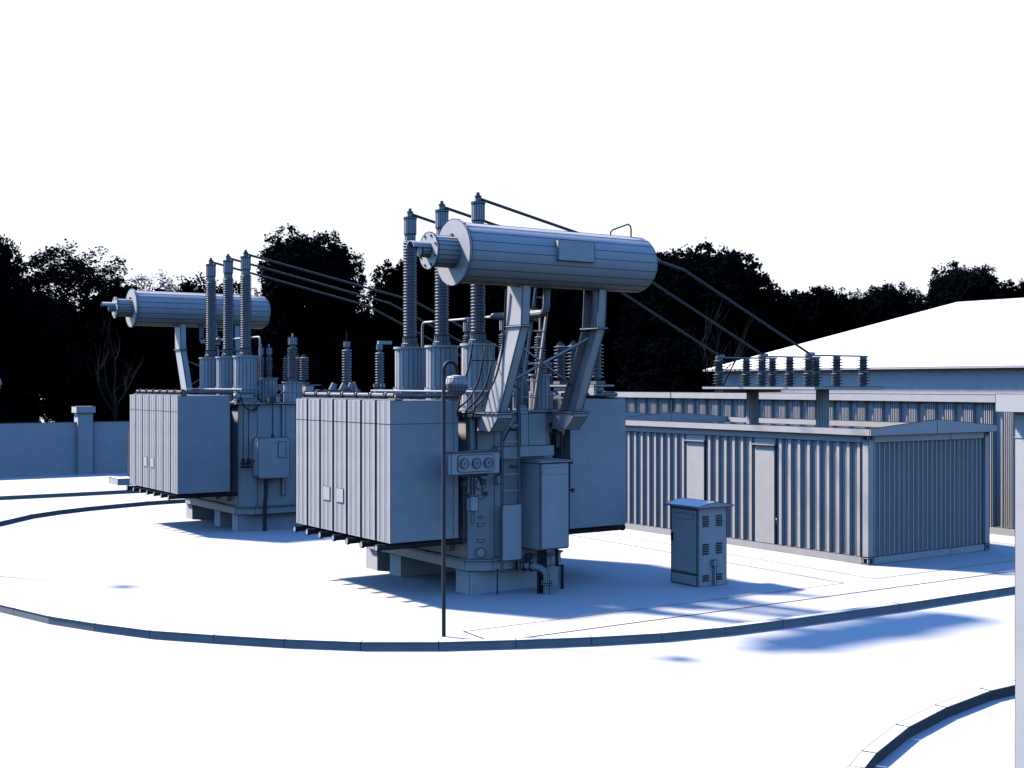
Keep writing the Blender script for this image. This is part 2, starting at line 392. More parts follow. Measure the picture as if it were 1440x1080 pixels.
    # legs (cranked channel sections) with brackets on the tank
    for lx, op in ((-.74, 1), (.87, -1)):
        m = MB(); path = [(-2.34,3.17),(-2.99,4.61),(-3.04,5.33)]
        wv = [(0,1)]*3
        def legslab(x0, x1, h0, h1):
            f = [(path[0][0]+h0,path[0][1]),(path[1][0]+h0,path[1][1]),(path[2][0]+h0,path[2][1]),(path[2][0]+h1,path[2][1]),(path[1][0]+h1,path[1][1]),(path[0][0]+h1,path[0][1])]
            m.ext(f, 'x', x0, x1)
        xa, xb = (lx-.085, lx+.085)
        if op == 1: legslab(xa, xa+.02, -.22, .22); legslab(xa+.02, xb, -.22, -.198); legslab(xa+.02, xb, .198, .22)
        else: legslab(xb-.02, xb, -.22, .22); legslab(xa, xb-.02, -.22, -.198); legslab(xa, xb-.02, .198, .22)
        m.box(lx-.11, lx+.11, -3.26, -2.73, 4.60, 4.625)
        m.box(lx-.15, lx+.15, CY-.22, CY+.22, 5.325, 5.35)
        m.build('leg', STEEL, T)
        m = MB(); m.ext([(-1.97,2.84),(-2.38,2.84),(-2.62,3.07),(-2.62,3.14),(-1.97,3.14)], 'x', lx-.15, lx+.15)
        m.box(lx-.17, lx+.17, -2.66, -1.93, 3.142, 3.165); m.build('bracket', STEEL, T)
    m = MB(); m.beam((-.66,-2.86,4.33),(.80,-2.42,3.65),.05,.012,(0,.6,1)); m.cut(); m.beam((-.66,-2.42,3.62),(.80,-2.94,4.45),.05,.012,(0,.6,1))
    m.build('cross_brace', STEEL, T)
    # oil pipe from the conservator to the tank with its relay
    m = MB(); X = -.08
    m.tube([(X-.06,-3.0,5.30),(X-.06,-2.98,4.98)]+arc_pts((X-.06,-2.86,4.97),.12,180,270,5)+[(X-.06,-2.5,4.85)], .068, 14, True)
    m.lathe([(.10,0),(.10,.03)], (X+.02,-2.52,4.85), (0,1,0), 14); m.build('oil_pipe', METAL, T)
    m = MB(); m.box(X-.14,X+.18,-2.40,-2.15,4.74,4.98); m.lathe([(.1,0),(.1,.03)],(X+.02,-2.43,4.85),(0,1,0),14); m.lathe([(.1,0),(.1,.03)],(X+.02,-2.15,4.85),(0,1,0),14); m.lathe([(.03,4.98),(.03,5.06)],(X,-2.28,0),n=8)
    m.build('buchholz_relay', METAL, T)
    m = MB(); m.tube([(X-.06,-2.12,4.86),(X-.05,-.5,4.86),(X-.05,1.1,4.86)]+arc_pts((X-.05,1.1,4.76),.1,90,0,4)+[(X-.05,1.2,3.2)], .024, 10); m.lathe([(.055,0),(.055,.62)],(X-.12,-2.05,4.865),(0,1,0),12)
    m.build('oil_pipe', METAL, T)
    # ladder up to the conservator
    m = MB()
    for x in (.06, .36): m.beam((x,-1.9,3.19),(x,-2.42,5.4),.04,.06,(1,0,0))
    for k in range(7): z = 3.42+k*.29; y = -1.9-.52*(z-3.19)/2.21; m.tube([(.06,y,z),(.36,y,z)], .013, 6)
    m.build('conservator_ladder', STEEL, T)
    # small fittings on the tank cover
    random.seed(5 if front else 8)
    m = MB()
    for x, y in ((-.85,-.8),(-.85,.4),(-.85,1.6),(.2,-.5),(.1,.6),(.35,1.5),(-.1,-1.6)):
        m.cut(); m.lathe([(.05,3.19),(.05,3.24),(.075,3.24),(.075,3.27),(.045,3.28),(.045,3.36),(.06,3.37),(.06,3.42),(.02,3.45)], (x,y,0), n=10)
    m.cut().build('cover_fitting', METAL, T); m = MB(); m.tube([(-.9,-1.95,3.52),(-.9,1.9,3.52)], .014, 6); m.tube([(-.9,-1.95,3.52),(.0,-1.98,3.52)], .014, 6)
    for y in (-1.9,-.6,.7,1.85): m.tube([(-.9,y,3.19),(-.9,y,3.52)], .012, 6)
    m.build('cover_rail', METAL, T)
    if front: front_details(T)
    else: rear_details(T)
    return T

def valve(m, x, y, z, s=1.0):                           # small hand-wheel valve facing -y
    m.cyl((x,y,z),(x,y-.10*s,z),.02*s,8,False); m.lathe([(.022*s,0),(.022*s,.012*s)], (x,y-.10*s,z), (0,-1,0), 10)
    for k in range(4):
        a = k*math.pi/4; m.beam((x-.055*s*math.cos(a),y-.108*s,z-.055*s*math.sin(a)),(x+.055*s*math.cos(a),y-.108*s,z+.055*s*math.sin(a)),.012*s,.012*s,lines=False)
def front_details(T):
    YF = -1.96
    # box beam and upper bulge across the front
    MB().box(-.56,.66,YF-.16,YF-.002,2.37,2.56).build('front_beam', METAL, T)
    m = MB(); m.ext([(YF,2.56),(YF-.10,2.56),(YF-.10,3.12),(YF-.06,3.24),(YF+.03,3.28),(YF+.03,3.2),(YF,3.18)], 'x', -.03, .14); m.build('cable_duct', METAL, T)
    m = MB(); m.box(.14,.55,YF-.06,YF-.002,2.56,3.13); m.build('access_cover', METAL, T)
    # ladder with guard panel
    m = MB(); yl = -2.22
    m.tube([(-.53,yl,.40),(-.53,yl,2.92)], .022, 8, True)
    m.tube([(-.18,yl,.40),(-.18,yl,3.5)]+arc_pts((-.18,yl+.12,3.5),.12,180,0,8)+[(-.18,yl+.24,3.2)], .022, 8, True)
    for k in range(8): z = .95+k*.283; m.tube([(-.53,yl,z),(-.18,yl,z)], .013, 6)
    for z in (.62, 2.2, 2.85):
        for x in (-.53,-.18): m.beam((x,yl,z),(x,YF,z),.02,.03)
    lad = m.build('ladder', METAL, T)
    MB().box(-.55,-.15,yl-.045,yl-.025,.60,1.56).build('guard_panel', STEEL, lad)
    # control cabinet
    m = MB(); m.box(.06,.68,-2.50,-1.97,.76,2.28); cab = m.build('control_cabinet', STEEL, T)
    m = MB(); m.box(.085,.675,-2.53,-2.503,.78,2.26); d = m.build('door', STEEL, cab)
    m = MB(); m.line((.12,-2.531,2.19),(.64,-2.531,2.19),.003).line((.12,-2.531,2.07),(.64,-2.531,2.07),.003).line((.12,-2.531,2.07),(.12,-2.531,2.19),.003).line((.64,-2.531,2.07),(.64,-2.531,2.19),.003)
    m.box(.12,.64,-2.533,-2.531,2.07,2.19,False); m.build('door_label_plate', STEEL, d)
    MB().box(.02,.74,-2.56,-1.965,2.282,2.315).build('rain_hood', STEEL, cab)
    m = MB()
    m = MB()
    for k in range(4): m.cut(); m.tube([(.10+k*.05,-2.42,.76),(.10+k*.05,-2.42,-.02)], .022, 8, True)
    m.build('conduit', DPIPE, cab)
    # drain pipe with flanged elbow
    m = MB(); y = -2.30
    m.cyl((-.10,-2.0,.50),(-.10,-2.16,.50),.05,12); 
    m.tube([(-.10,-2.2,.47),(.02,-2.38,.47)]+[(.02+.16*math.sin(R(a)),-2.38-.16*math.sin(R(a)),.47-.17*(1-math.cos(R(a)))) for a in (15,30,45,60,75,90)]+[(.18,-2.54,.22)], .062, 12, True)
    m.lathe([(.10,.20),(.10,.225)], (.18,-2.54,0), n=14); m.lathe([(.10,.165),(.10,.19)], (.18,-2.54,0), n=14)
    m.lathe([(.058,-.02),(.058,.165)], (.18,-2.54,0), n=12)
    m.build('drain_pipe', METAL, T)
    m = MB()
    for x, yy in ((-.14,-2.14),(-.06,-2.24),(.0,-2.34)):
        m.cut()
        m.lathe([(.085,-.012),(.085,.012)], (x,yy,.47), (.5,-.75,0), 12)
    m.lathe([(.04,.5),(.04,.58),(.055,.59),(.055,.61)], (-.02,-2.26,0), n=8); m.box(-.05,.05,-2.3,-2.22,.60,.68)
    m.build('drain_flange', DPIPE, T)
    m = MB(); m.tube([(.62,-2.25,.76),(.62,-2.25,.42),(.74,-2.25,.42),(.74,-2.25,-.02)], .025, 8, True); m.build('earth_strap', DPIPE, T)
    MB().tube([(-.56,-2.12,.45),(-.56,-2.12,-.02)], .014, 6).build('earth_rod', DPIPE, T)
    # gauge box with three dials
    gx0, gx1, gy = -1.70, -.74, -2.46
    m = MB(); m.box(gx0,gx1,gy,gy+.12,2.14,2.50); m.box(gx0-.02,gx1+.02,gy-.02,gy+.14,2.502,2.515); gb = m.build('gauge_box', STEEL, T)
    m = MB(); rp = []
    for cx_, cz_, a0 in ((gx1-.17,2.41,0),(gx0+.17,2.41,90),(gx0+.17,2.23,180),(gx1-.17,2.23,270)):
        for a in (0,30,60,90): rp.append((cx_+.05*math.cos(R(a0+a)), cz_+.05*math.sin(R(a0+a))))
    m.ext(rp, 'y', gy-.012, gy-.001); wn = m.build('window_frame', STEEL, gb)
    for k in range(3):
        cx_ = gx0+.24+k*.24; m = MB(); m.lathe([(.088,.012),(.088,.03)], (cx_,gy,2.32), (0,-1,0), 20); dl = m.build('dial', STEEL, gb, minang=20)
        m = MB(); m.lathe([(.066,.030),(.066,.036)], (cx_,gy,2.32), (0,-1,0), 18, True); m.lathe([(.02,.036),(.02,.044)], (cx_,gy,2.32), (0,-1,0), 8)
        m.line((cx_,gy-.04,2.32),(cx_+.03,gy-.04,2.355),.004); m.build('dial_face', METAL, dl, minang=30)
    m = MB(); m.beam((-1.5,gy+.06,2.12),(-.95,gy+.06,2.12),.05,.05); m.beam((-1.1,gy+.06,2.05),(-.80,-1.85,2.05),.04,.04)
    m.tube([(-1.28,gy+.06,2.12),(-1.28,gy+.06,1.78)],.018,6); m.tube([(-1.22,gy+.06,2.12),(-1.22,gy+.06,1.78)],.018,6)
    m.build('gauge_bracket', DPIPE, T)
    m = MB(); m.box(-1.33,-1.17,gy,gy+.12,1.52,1.76); m.cyl((-1.25,gy+.06,1.30),(-1.25,gy+.06,1.52),.03,8); m.build('sampling_device', STEEL, T)
    m = MB()
    valve(m, -1.43, gy+.05, 1.80, 1.0); m.tube([(-1.43,gy+.05,1.80),(-1.43,gy+.05,.95)],.014,6); m.tube([(-1.43,gy+.05,1.80),(-1.43,gy+.05,2.05)],.014,6); m.box(-1.47,-1.39,gy,gy+.06,1.93,2.02); m.cut(); valve(m, -1.06, gy+.05, 1.80, 1.0)
    m.tube([(-1.06,gy+.05,1.8),(-1.06,gy+.05,2.05)],.014,6)
    m.box(-1.10,-1.02,gy,gy+.06,1.95,2.03)
    m.build('sampling_valve', DPIPE, T)
    # fittings on the chamfered corner of the tank
    nrm = Vector((-.25,-.40,0)).normalized(); base = Vector((-.72,-1.835,0)); tx = Vector((nrm.y*-1, nrm.x, 0))
    m = MB()
    for z in (1.90, .72): m.cut(); m.lathe([(.075,0),(.075,.05),(.085,.05),(.085,.07)], base+nrm*.002+Vector((0,0,z)), nrm, 8)
    m.build('inspection_port', METAL, T)
    m = MB()
    for z in (1.68, 1.20, .92):
        m.cut(); p = base+Vector((0,0,z)); m.beam(p-tx*.055, p+tx*.055, .05, .03, (0,0,1))
    m.cut(); p = base+Vector((0,0,1.33)); m.lathe([(.022,0),(.022,.03)], p, nrm, 8); m.build('lifting_lug', METAL, T)
    m = MB(); m.box(-.52,-.40,YF-.10,YF,2.02-.1,2.06,True); m.build('junction_box', STEEL, T)
    m = MB()
    for a, b in (((-.95,-2.40,2.14),(-.50,-2.08,2.35)),((-1.15,-2.42,2.14),(-.47,-2.08,2.34)),((-.46,-2.06,2.34),(-.50,-2.02,2.06))):
        a = Vector(a); b = Vector(b); mid_ = (a+b)/2+Vector((.06,0,-.13)); pts = [a*(1-t)**2+mid_*2*t*(1-t)+b*t*t for t in [i/8 for i in range(9)]]
        m.cut(); m.tube(pts, .014, 6)
    m.cut(); m.tube([(-.40,-2.06,2.62),(-.37,-2.1,2.75),(-.28,-2.14,2.92),(-.2,-2.16,2.98)], .012, 6)
    m.build('cable', RUB, T)
    # drooping cables beside the left leg
    m = MB()
    for pts in ([(-1.0,-2.0,4.33),(-1.06,-2.05,4.14),(-1.12,-2.05,3.89),(-1.23,-2.05,3.59),(-1.32,-2.05,3.23)],
        [(-.74,-2.0,4.3),(-.85,-2.1,4.08),(-.97,-2.15,3.71),(-1.12,-2.1,3.41),(-1.31,-2.05,3.23),(-1.29,-2.0,3.1)],
        [(-.59,-2.0,4.14),(-.7,-2.1,3.9),(-.84,-2.15,3.59),(-1.01,-2.1,3.35),(-1.15,-2.05,3.2),(-1.15,-2.0,3.07)],
        [(-.87,-2.85,5.23),(-.86,-2.8,4.84),(-.84,-2.7,4.28),(-.87,-2.6,3.89),(-.91,-2.5,3.65),(-.96,-2.3,3.41),(-1.07,-2.2,3.25),(-1.05,-2.1,3.04)]):
        P_ = [Vector(pts[0])]+[Vector(p) for p in pts]+[Vector(pts[-1])]; sm_ = []
        for i in range(1, len(P_)-2):
            for t in (0,.25,.5,.75):
                a, b, c_, d = P_[i-1:i+3]; sm_.append(.5*((2*b)+(c_-a)*t+(2*a-5*b+4*c_-d)*t*t+(3*b-a-3*c_+d)*t**3))
        sm_.append(P_[-2]); m.cut(); m.tube(sm_, .017, 6)
    for x in (-1.12,-.92): m.cut(); m.tube([(x,-2.0,3.15),(x,-2.02,2.52)], .014, 6)
    m.cut(); m.tube([(-.62,-2.6,4.5),(-.60,-2.60,4.05),(-1.2,-2.3,4.05)], .012, 6)
    m.build('cable', RUB, T)
    m = MB(); m.cyl((-1.0,-1.99,3.10),(-1.0,-1.99,2.52),.055,12); m.box(-1.12,-.86,-2.1,-1.86,3.08,3.12); m.build('riser_pipe', METAL, T)
    m = MB(); m.tube([(.98,-1.92,3.12),(.98,-1.92,1.60)],.014,6); valve(m, .98,-1.92,1.72,.8); m.tube([(.98,-1.92,1.72),(.98,-1.92,1.45)],.02,6)
    m.box(.93,1.03,-1.97,-1.88,1.42,1.52); m.cut(); m.tube([(1.14,-1.94,3.12),(1.14,-1.94,1.76)],.014,6); valve(m, 1.14,-1.94,1.72,.9); m.box(.9,1.2,-1.96,-1.9,2.86,2.90); m.box(.9,1.2,-1.96,-1.9,2.2,2.23)
    m.build('sampling_valve', DPIPE, T)
    m = MB(); m.box(.70,1.08,-1.80,-1.72,2.72,2.78); m.cut(); m.box(.72,1.08,-1.80,-1.72,2.88,2.94); m.cut(); m.box(.86,1.0,-1.9,-1.6,2.5,2.75); m.build('conduit_rack', DPIPE, T)
    # name plates on the radiators
    for y in (.543, 0):
        MB().box(-2.532,-2.524,y-.14,y+.14,1.54,1.79).build('nameplate', STEEL, T, lw=.003)
    m = MB(); m.cyl((-.52,2.38,-.02),(-.52,2.38,.85),.04,8); m.cut(); m.cyl((-.52,2.54,-.02),(-.52,2.54,.85),.04,8); m.cut(); m.box(-.65,-.4,2.2,2.7,.85,1.1); m.build('drain_riser', DPIPE, T)

def rear_details(T):                                    # faces the camera on the mirrored transformer (+y side)
    YB = 1.96
    m = MB(); x0, x1, z0, z1, r = -.66, .17, 1.32, 2.32, .07
    rp = []
    for cx_, cz_, a0 in ((x1-r,z1-r,0),(x0+r,z1-r,90),(x0+r,z0+r,180),(x1-r,z0+r,270)):
        for a in (0,30,60,90): rp.append((cx_+r*math.cos(R(a0+a)), cz_+r*math.sin(R(a0+a))))
    m.ext(rp, 'y', YB+.05, YB+.40); m.box(x0+.1,x1-.1,YB,YB+.05,z0+.2,z1-.2,False); cab = m.build('drive_cabinet', STEEL, T)
    m = MB(); m.box(-.14,.07,YB+.401,YB+.415,1.82,2.22); m.cyl((-.03,YB+.415,2.1),(-.03,YB+.425,2.1),.012,8,False); m.build('window_frame', STEEL, cab)
    m = MB()
    for k in range(4): m.cut(); m.tube([(-.42+k*.028,YB+.2,1.33),(-.42+k*.028,YB+.2,.9),(-.45+k*.028,YB+.2,.6),(-.45+k*.028,YB+.2,-.02)], .013, 6)
    m.build('conduit', DPIPE, cab)
    m = MB(); m.tube([(-.2,YB+.2,3.2),(-.2,YB+.2,2.35)],.018,8); m.lathe([(.03,2.325),(.03,2.39)],(-.2,YB+.2,0),n=8); m.box(-.30,-.14,YB+.1,YB+.25,3.2,3.32)
    m.build('drive_shaft', DPIPE, T)
    m = MB()
    for x in (-.92,-.78):
        m.cut(); m.tube([(x,YB+.07,3.15),(x,YB+.07,1.78)],.014,6); m.lathe([(.04,1.72),(.04,1.80)],(x,YB+.07,0),n=8)
        m.box(x-.05,x+.05,YB+.02,YB+.12,1.66,1.70); m.tube([(x,YB+.07,1.72),(x,YB+.07,1.58)],.02,6); m.box(x-.05,x+.05,YB+.02,YB+.12,1.58,1.61)
    m.cut(); m.tube([(-.78,YB+.07,1.75),(-.66,YB+.2,1.75)],.02,6)
    m.build('sampling_valve', DPIPE, T)
    m = MB(); m.box(.12,.21,YB,YB+.05,.85,1.3); m.cut(); m.box(.12,.21,YB,YB+.05,2.3,3.13); m.build('cable_duct', METAL, T)
    m = MB(); m.box(-1.0,-.62,YB-.2,YB+.0,3.30,3.42,True); m.box(-1.06,-.56,YB-.23,YB+.03,3.42,3.44); m.lathe([(.07,0),(.07,.14)],(-1.05,YB-.1,3.36),(0,1,0),10); m.build('gauge_head', METAL, T)
    m = MB()
    for p in ([(-.98,YB,3.36),(-.88,YB+.05,3.1),(-.75,YB+.05,3.0),(-.55,YB,3.02),(-.35,YB-.1,3.2),(-.1,YB-.2,3.22)],[(-.62,YB,3.36),(-.5,YB,3.34),(-.42,YB,3.2),(-.3,YB-.1,3.21)],[(-.64,YB+.07,2.95),(-.6,YB+.05,3.05),(-.4,YB,3.17),(-.2,YB-.1,3.24)]):
        m.cut(); m.tube(p, .018, 6)
    m.build('cable', RUB, T)
    m = MB(); m.box(-.0,.16,YB-.3,YB-.15,3.19,3.34); m.cut(); m.box(.9,1.12,1.4,1.75,3.2,3.6); m.build('junction_box', STEEL, T)
    m = MB(); m.tube([(1.3,-2.95,6.15),(1.28,-2.72,5.9),(1.15,-2.64,5.6),(1.05,-2.7,5.4),(1.02,-2.9,5.26)], .012, 6); m.build('cable', RUB, T)
    for y in (-.543, 0):
        MB().box(-2.532,-2.524,y-.14,y+.14,1.54,1.79).build('nameplate', STEEL, T, lw=.003)

LW[0] = .0048
T1 = transformer('power_transformer', 'large grey transformer nearest the camera, gauge box and ladder on its front', (12.37,19.86,0), False, True)
LW[0] = .006
T2 = transformer('power_transformer', 'further grey transformer at the left, oil tank behind its three tall bushings', (12.57,30.86,0), True, False)
LW[0] = .005

# ---------------------------------------------------------------- conductors from the bushings to the roof posts
def conductor(pts, label):
    m = MB(); m.tube(pts, .029, 8); o = m.build('overhead_conductor', DPIPE, None, lw=0)
    tag(o, label, 'conductor', 'conductors from the transformer bushings')
rows = (18.75, 20.16, 21.57)
hv = (18.50, 19.75, 20.95)
nm = ('nearest', 'middle', 'farthest')
for i in range(3):
    conductor([(11.9,hv[i],6.97),(17.0,(hv[i]+rows[i]*2)/3,5.96),(20.75,rows[i],4.33)], 'thick conductor running from the %s tall bushing of the large front transformer' % nm[i])
hv2 = (29.77, 30.97, 32.22)
for i in range(3):
    conductor([(12.10,hv2[i],6.97),(17.0,(hv2[i]+(rows[i]+11)*2)/3,5.96),(20.75,rows[i]+11,4.33)], 'thick conductor running from the %s tall bushing of the left transformer' % nm[i])

# ---------------------------------------------------------------- corrugated containers
def corr_poly(a0, a1, pitch, depth, top, base_d, sl):
    """polyline (a, d) of a trapezoid corrugation"""
    n = max(1, round((a1-a0)/pitch)); p = (a1-a0)/n; o = [(a0, 0)]
    for k in range(n):
        s = a0+k*p; o += [(s+p*base_d, 0), (s+p*(base_d+sl), depth), (s+p*(base_d+sl+top), depth), (s+p*(base_d+2*sl+top), 0)]
    o.append((a1, 0)); return o
def corr_wall(m, axis, fixed, sign, a0, a1, z0, z1, pitch, depth, top=.38, base_d=.12, sl=.12):
    pl = corr_poly(a0, a1, pitch, depth, top, base_d, sl); vs_ = []
    for z in (z0, z1):
        for a, d in pl: vs_.append((fixed+sign*d, a, z) if axis == 'y' else (a, fixed+sign*d, z))
    n = len(pl); m.add(vs_, [(i, i+1, n+i+1, n+i) for i in range(n-1)])
def container(label, y0, y1):
    C = thing('container_building', label, 'container', (21.9, (y0+y1)/2, 0), 0)
    C0 = Vector((21.9, (y0+y1)/2, 0))
    X0, X1 = 19.89, 23.90
    def mk(): return MB()
    def fin(m, name, mt, parent=C, lw=.005):
        m.v = [tuple(Vector(v)-C0) for v in m.v]
        if hasattr(m, 'ex'): m.ex = [(a-C0, b-C0, w_) for a, b, w_ in m.ex]
        return m.build(name, mt, parent, lw)
    m = mk(); doors = [(21.2,21.8),(18.98,19.57)] if y0 < 20 else []
    cuts = sorted([y0+.16]+[v for d in doors for v in (d[0]-.02, d[1]+.02)]+[y1-.16])
    for a, b in zip(cuts[::2], cuts[1::2]): corr_wall(m, 'y', X0+.075, -1, a, b, .15, 2.46, .26, .055, top=.34, base_d=.16, sl=.10)
    wl = fin(m, 'side_wall', CLAD)
    m = mk(); corr_wall(m, 'x', y0+.07, -1, X0+.17, X1-.17, .15, 2.46, .155, .03, top=.36, base_d=.14, sl=.12)
    fin(m, 'end_wall', CLAD)
    m = mk(); m.box(X1-.1,X1-.06,y0+.16,y1-.16,.15,2.46,False); m.box(X0+.16,X1-.16,y1-.1,y1-.06,.15,2.46,False); fin(m, 'rear_wall', CLAD)
    m = mk()
    for (x, y) in ((X0,y0),(X1-.16,y0),(X0,y1-.16),(X1-.16,y1-.16)): m.box(x,x+.16,y,y+.16,.16,2.5)
    m.box(X0+.01,X0+.09,y0+.17,y1-.17,0,.15); m.box(X0+.17,X1-.17,y0+.01,y0+.09,0,.15); m.box(X0+.01,X0+.09,y0+.17,y1-.17,2.462,2.60); m.box(X0+.17,X1-.17,y0+.01,y0+.09,2.462,2.60)
    m.line((22.55,y0+.008,2.462),(22.55,y0+.008,2.60)); m.line((22.55,y0+.008,0),(22.55,y0+.008,.15))
    fin(m, 'frame', CLAD)
    for (x, y) in ((X0,y0),(X1-.16,y0)):
        for z in (0.0, 2.50):
            m = mk(); s = .17
            for z_ in (z, z+.12): m.box(x-.005,x+s-.005,y-.005,y+s,z_,z_+.03)
            for dx, dy in ((0,0),(.12,0),(0,.12),(.12,.12)): m.box(x-.004+dx,x+.045+dx,y-.004+dy,y+.045+dy,z+.03,z+.12)
            m.box(x+.05,x+.11,y+.05,y+.11,z+.03,z+.12,False)
            fin(m, 'corner_casting', CLAD, C, .006)
    m = mk(); m.box(X0+.1,X1-.1,y0+.1,y1-.1,2.47,2.50,False); fin(m, 'roof_deck', CLAD)
    m = mk(); m.box(X0-.09,X0-.05,y0-.1,y1+.1,2.61,2.75); m.box(X0-.05,X0+.12,y0-.06,y1+.1,2.612,2.635,False); fin(m, 'fascia', CLAD)
    m = mk(); m.box(X1+.05,X1+.09,y0-.1,y1+.1,2.61,2.75); fin(m, 'fascia', CLAD)
    cx = (X0+X1)/2
    for yy in (y0-.14, y1+.06):
        m = mk(); m.ext([(X0-.09,2.61),(X1+.09,2.61),(X1+.09,2.75),(cx,2.91),(X0-.09,2.75)], 'y', yy, yy+.04)
        m.line((cx,yy-.001,2.61),(cx,yy-.001,2.91)); fin(m, 'gable_panel', CLAD)
    for a, b in doors:
        m = mk(); m.box(X0+.02,X0+.06,a,b,.03,2.30); d = fin(m, 'door', CLAD)
        m = mk(); m.box(X0-.03,X0+.075,a-.05,b+.05,2.302,2.34); m.box(X0+.03,X0+.06,a-.02,b+.02,2.34,2.462,False); fin(m, 'door_hood', CLAD, C)
    return C
container('low container in front with two narrow doors and insulators on its roof', 16.40, 24.5)
container('low container behind the front transformer, mostly hidden by it', 27.4, 35.5)

# second row: long corrugated hall of containers
C = thing('container_row', 'long corrugated container row behind the low container, under the white roof', 'container', (28.2, 30, 0))
m = MB()
for k in range(4):
    ya = 17.45+k*6.2; corr_wall(m, 'y', -1.55, -1, ya-30, ya+6.1-30, .18, 3.2, .55, .085, top=.52, base_d=.20, sl=.04)
for k in range(47):
    y_ = 17.5+k*.55
m.build('side_wall', CLAD, C, lw=.006)
m = MB()
for k in range(46):                                   # fine grooves on the face of each rib
    for t in (.30,.40,.50,.60,.70):
        y_ = -12.55+k*.5545+t*.55+int(k/11)*.1; m.box(-1.643,-1.636,y_,y_+.014,.2,3.18,False)
m.build('groove', DARK, C, lw=0)
m = MB(); m.box(-1.5,1.4,-12.5,12.3,.18,3.2,False); m.build('wall', CLAD, C, lw=0)
m = MB(); m.box(-1.66,-1.4,-12.62,12.35,-.02,.18); m.build('base_rail', CLAD, C, lw=.006)
m = MB()
for k in range(4): ya = -12.65+k*6.2; m.box(-1.72,-1.66,ya,ya+6.18,3.2,3.39); m.box(-1.66,-1.5,ya,ya+6.18,3.2,3.21,False)
m.build('fascia', CLAD, C, lw=.006)
m = MB(); m.box(-1.48,1.4,-12.5,12.2,3.205,3.22,False); m.build('roof', ROOF, C, lw=0)

# insulator platforms on the container roofs
def platform(dy, label):
    Pm = thing('insulator_platform', label, 'insulator platform', (21.7, 20.22+dy, 2.5), 0, 'insulator platforms on the container roofs')
    m = MB(); m.box(-1.10,1.15,-1.78,1.78,1.03,1.09); m.box(-.95,1.0,1.2,1.5,.95,1.03); dk = m.build('deck', STEEL, Pm)
    for y in (-1.02, 1.18):
        m = MB(); m.lathe([(.145,.0),(.145,1.03)], (0,y,0), n=14); m.build('column', STEEL, Pm)
    proto = None
    for ry in (-1.47, -.06, 1.35):
        for rx in (-.95, -.04, .86):
            if proto is None:
                m = MB(); m.lathe([(.08,1.09),(.08,1.12)], n=12)
                m.lathe(shed_profile(1.12, 1.40, .08, .15, .07), n=14, lines=True)
                m.lathe([(.08,1.40),(.095,1.41),(.095,1.46),(.08,1.47)], n=12)
                m.lathe(shed_profile(1.47, 1.72, .08, .15, .0625), n=14, lines=True)
                m.lathe([(.085,1.72),(.085,1.77)], n=12)
                proto = m.build('insulator', PORC, Pm, lw=.0035, minang=50); proto.location = (rx, ry, 0)
            else: dupchild(proto, Pm, (rx, ry, 0))
        m = MB(); m.box(-1.05,.98,ry-.035,ry+.035,1.772,1.80); m.box(-.98,-.82,ry-.06,ry+.06,1.80,1.85); m.build('busbar', STEEL, Pm)
    return Pm
platform(0, 'raised steel platform with nine ribbed insulators on the roof with two doors below')
platform(11.0, 'raised insulator platform glimpsed behind the front transformer')

# ---------------------------------------------------------------- big hall with the pale hipped roof
H = thing('hall_building', 'long hall with a broad white hipped roof behind the container row', 'building', (48, 25, 0))
m = MB(); m.box(-7.64,7.5,-17,17.1,0,4.24,False); m.build('wall', WALLM, H, lw=0)
m = MB(); e = 4.33; m.add([(-8,-18,e),(8,-18,e),(8,17.6,e),(-8,17.6,e),(0,9.6,7.36),(0,-10,7.36)], [(0,3,4,5),(3,2,4),(2,1,5,4),(1,0,5)], False, False)
m.line((-8,17.6,e),(0,9.6,7.36),.02).line((0,9.6,7.36),(0,-10,7.36),.02)
m.build('roof', ROOF, H, lw=0)
m = MB(); m.box(-8.03,-7.98,-18,17.63,4.24,4.325,False); m.box(-7.98,8,17.58,17.63,4.24,4.325,False); m.build('eaves_board', CLAD, H, lw=0)
m = MB(); m.box(-7.97,-7.66,-17,17.5,4.25,4.28,False); m.build('soffit', WALLM, H, lw=0)

# ---------------------------------------------------------------- kiosk cabinet beside the transformer
K = thing('kiosk_cabinet', 'small free-standing grey cabinet with louvred side, before the low container', 'cabinet', (15.22, 16.34, 0))
m = MB(); m.box(0,.68,0,.74,.0,1.42); body = m.build('body', STEEL, K)
m = MB(); m.box(-.018,-.001,.04,.71,.24,1.38); d = m.build('door', STEEL, K)
m = MB(); m.box(-.024,-.019,.12,.63,1.20,1.30); m.build('label_plate', STEEL, d, lw=.003)
m = MB(); m.box(-.05,-.019,.66,.69,.78,.92); m.build('handle', RUB, d)
m = MB(); m.line((-.002,.0,.215),(-.002,.74,.215),.006); m.box(-.016,-.001,.04,.71,.02,.20); m.build('plinth_panel', STEEL, K)
m = MB(); m.ext([(-.10,1.425),(.78,1.425),(.78,1.45),(.34,1.525),(-.10,1.45)], 'y', -.09, .84); m.build('roof', STEEL, K)
for vx in (.09,.42):
    for vz, nn in ((1.08,5),(.58,5),(.10,3)):
        m = MB()
        for k in range(nn): m.box(vx,vx+.14,-.014,-.001,vz+k*.042,vz+k*.042+.02)
        m.build('louvre', DPIPE, K, lw=.003)
m = MB(); m.box(.34,.39,-.04,-.001,.0,.36); m.box(.30,.39,-.06,-.001,.36,.47); m.build('cable_entry', STEEL, K)

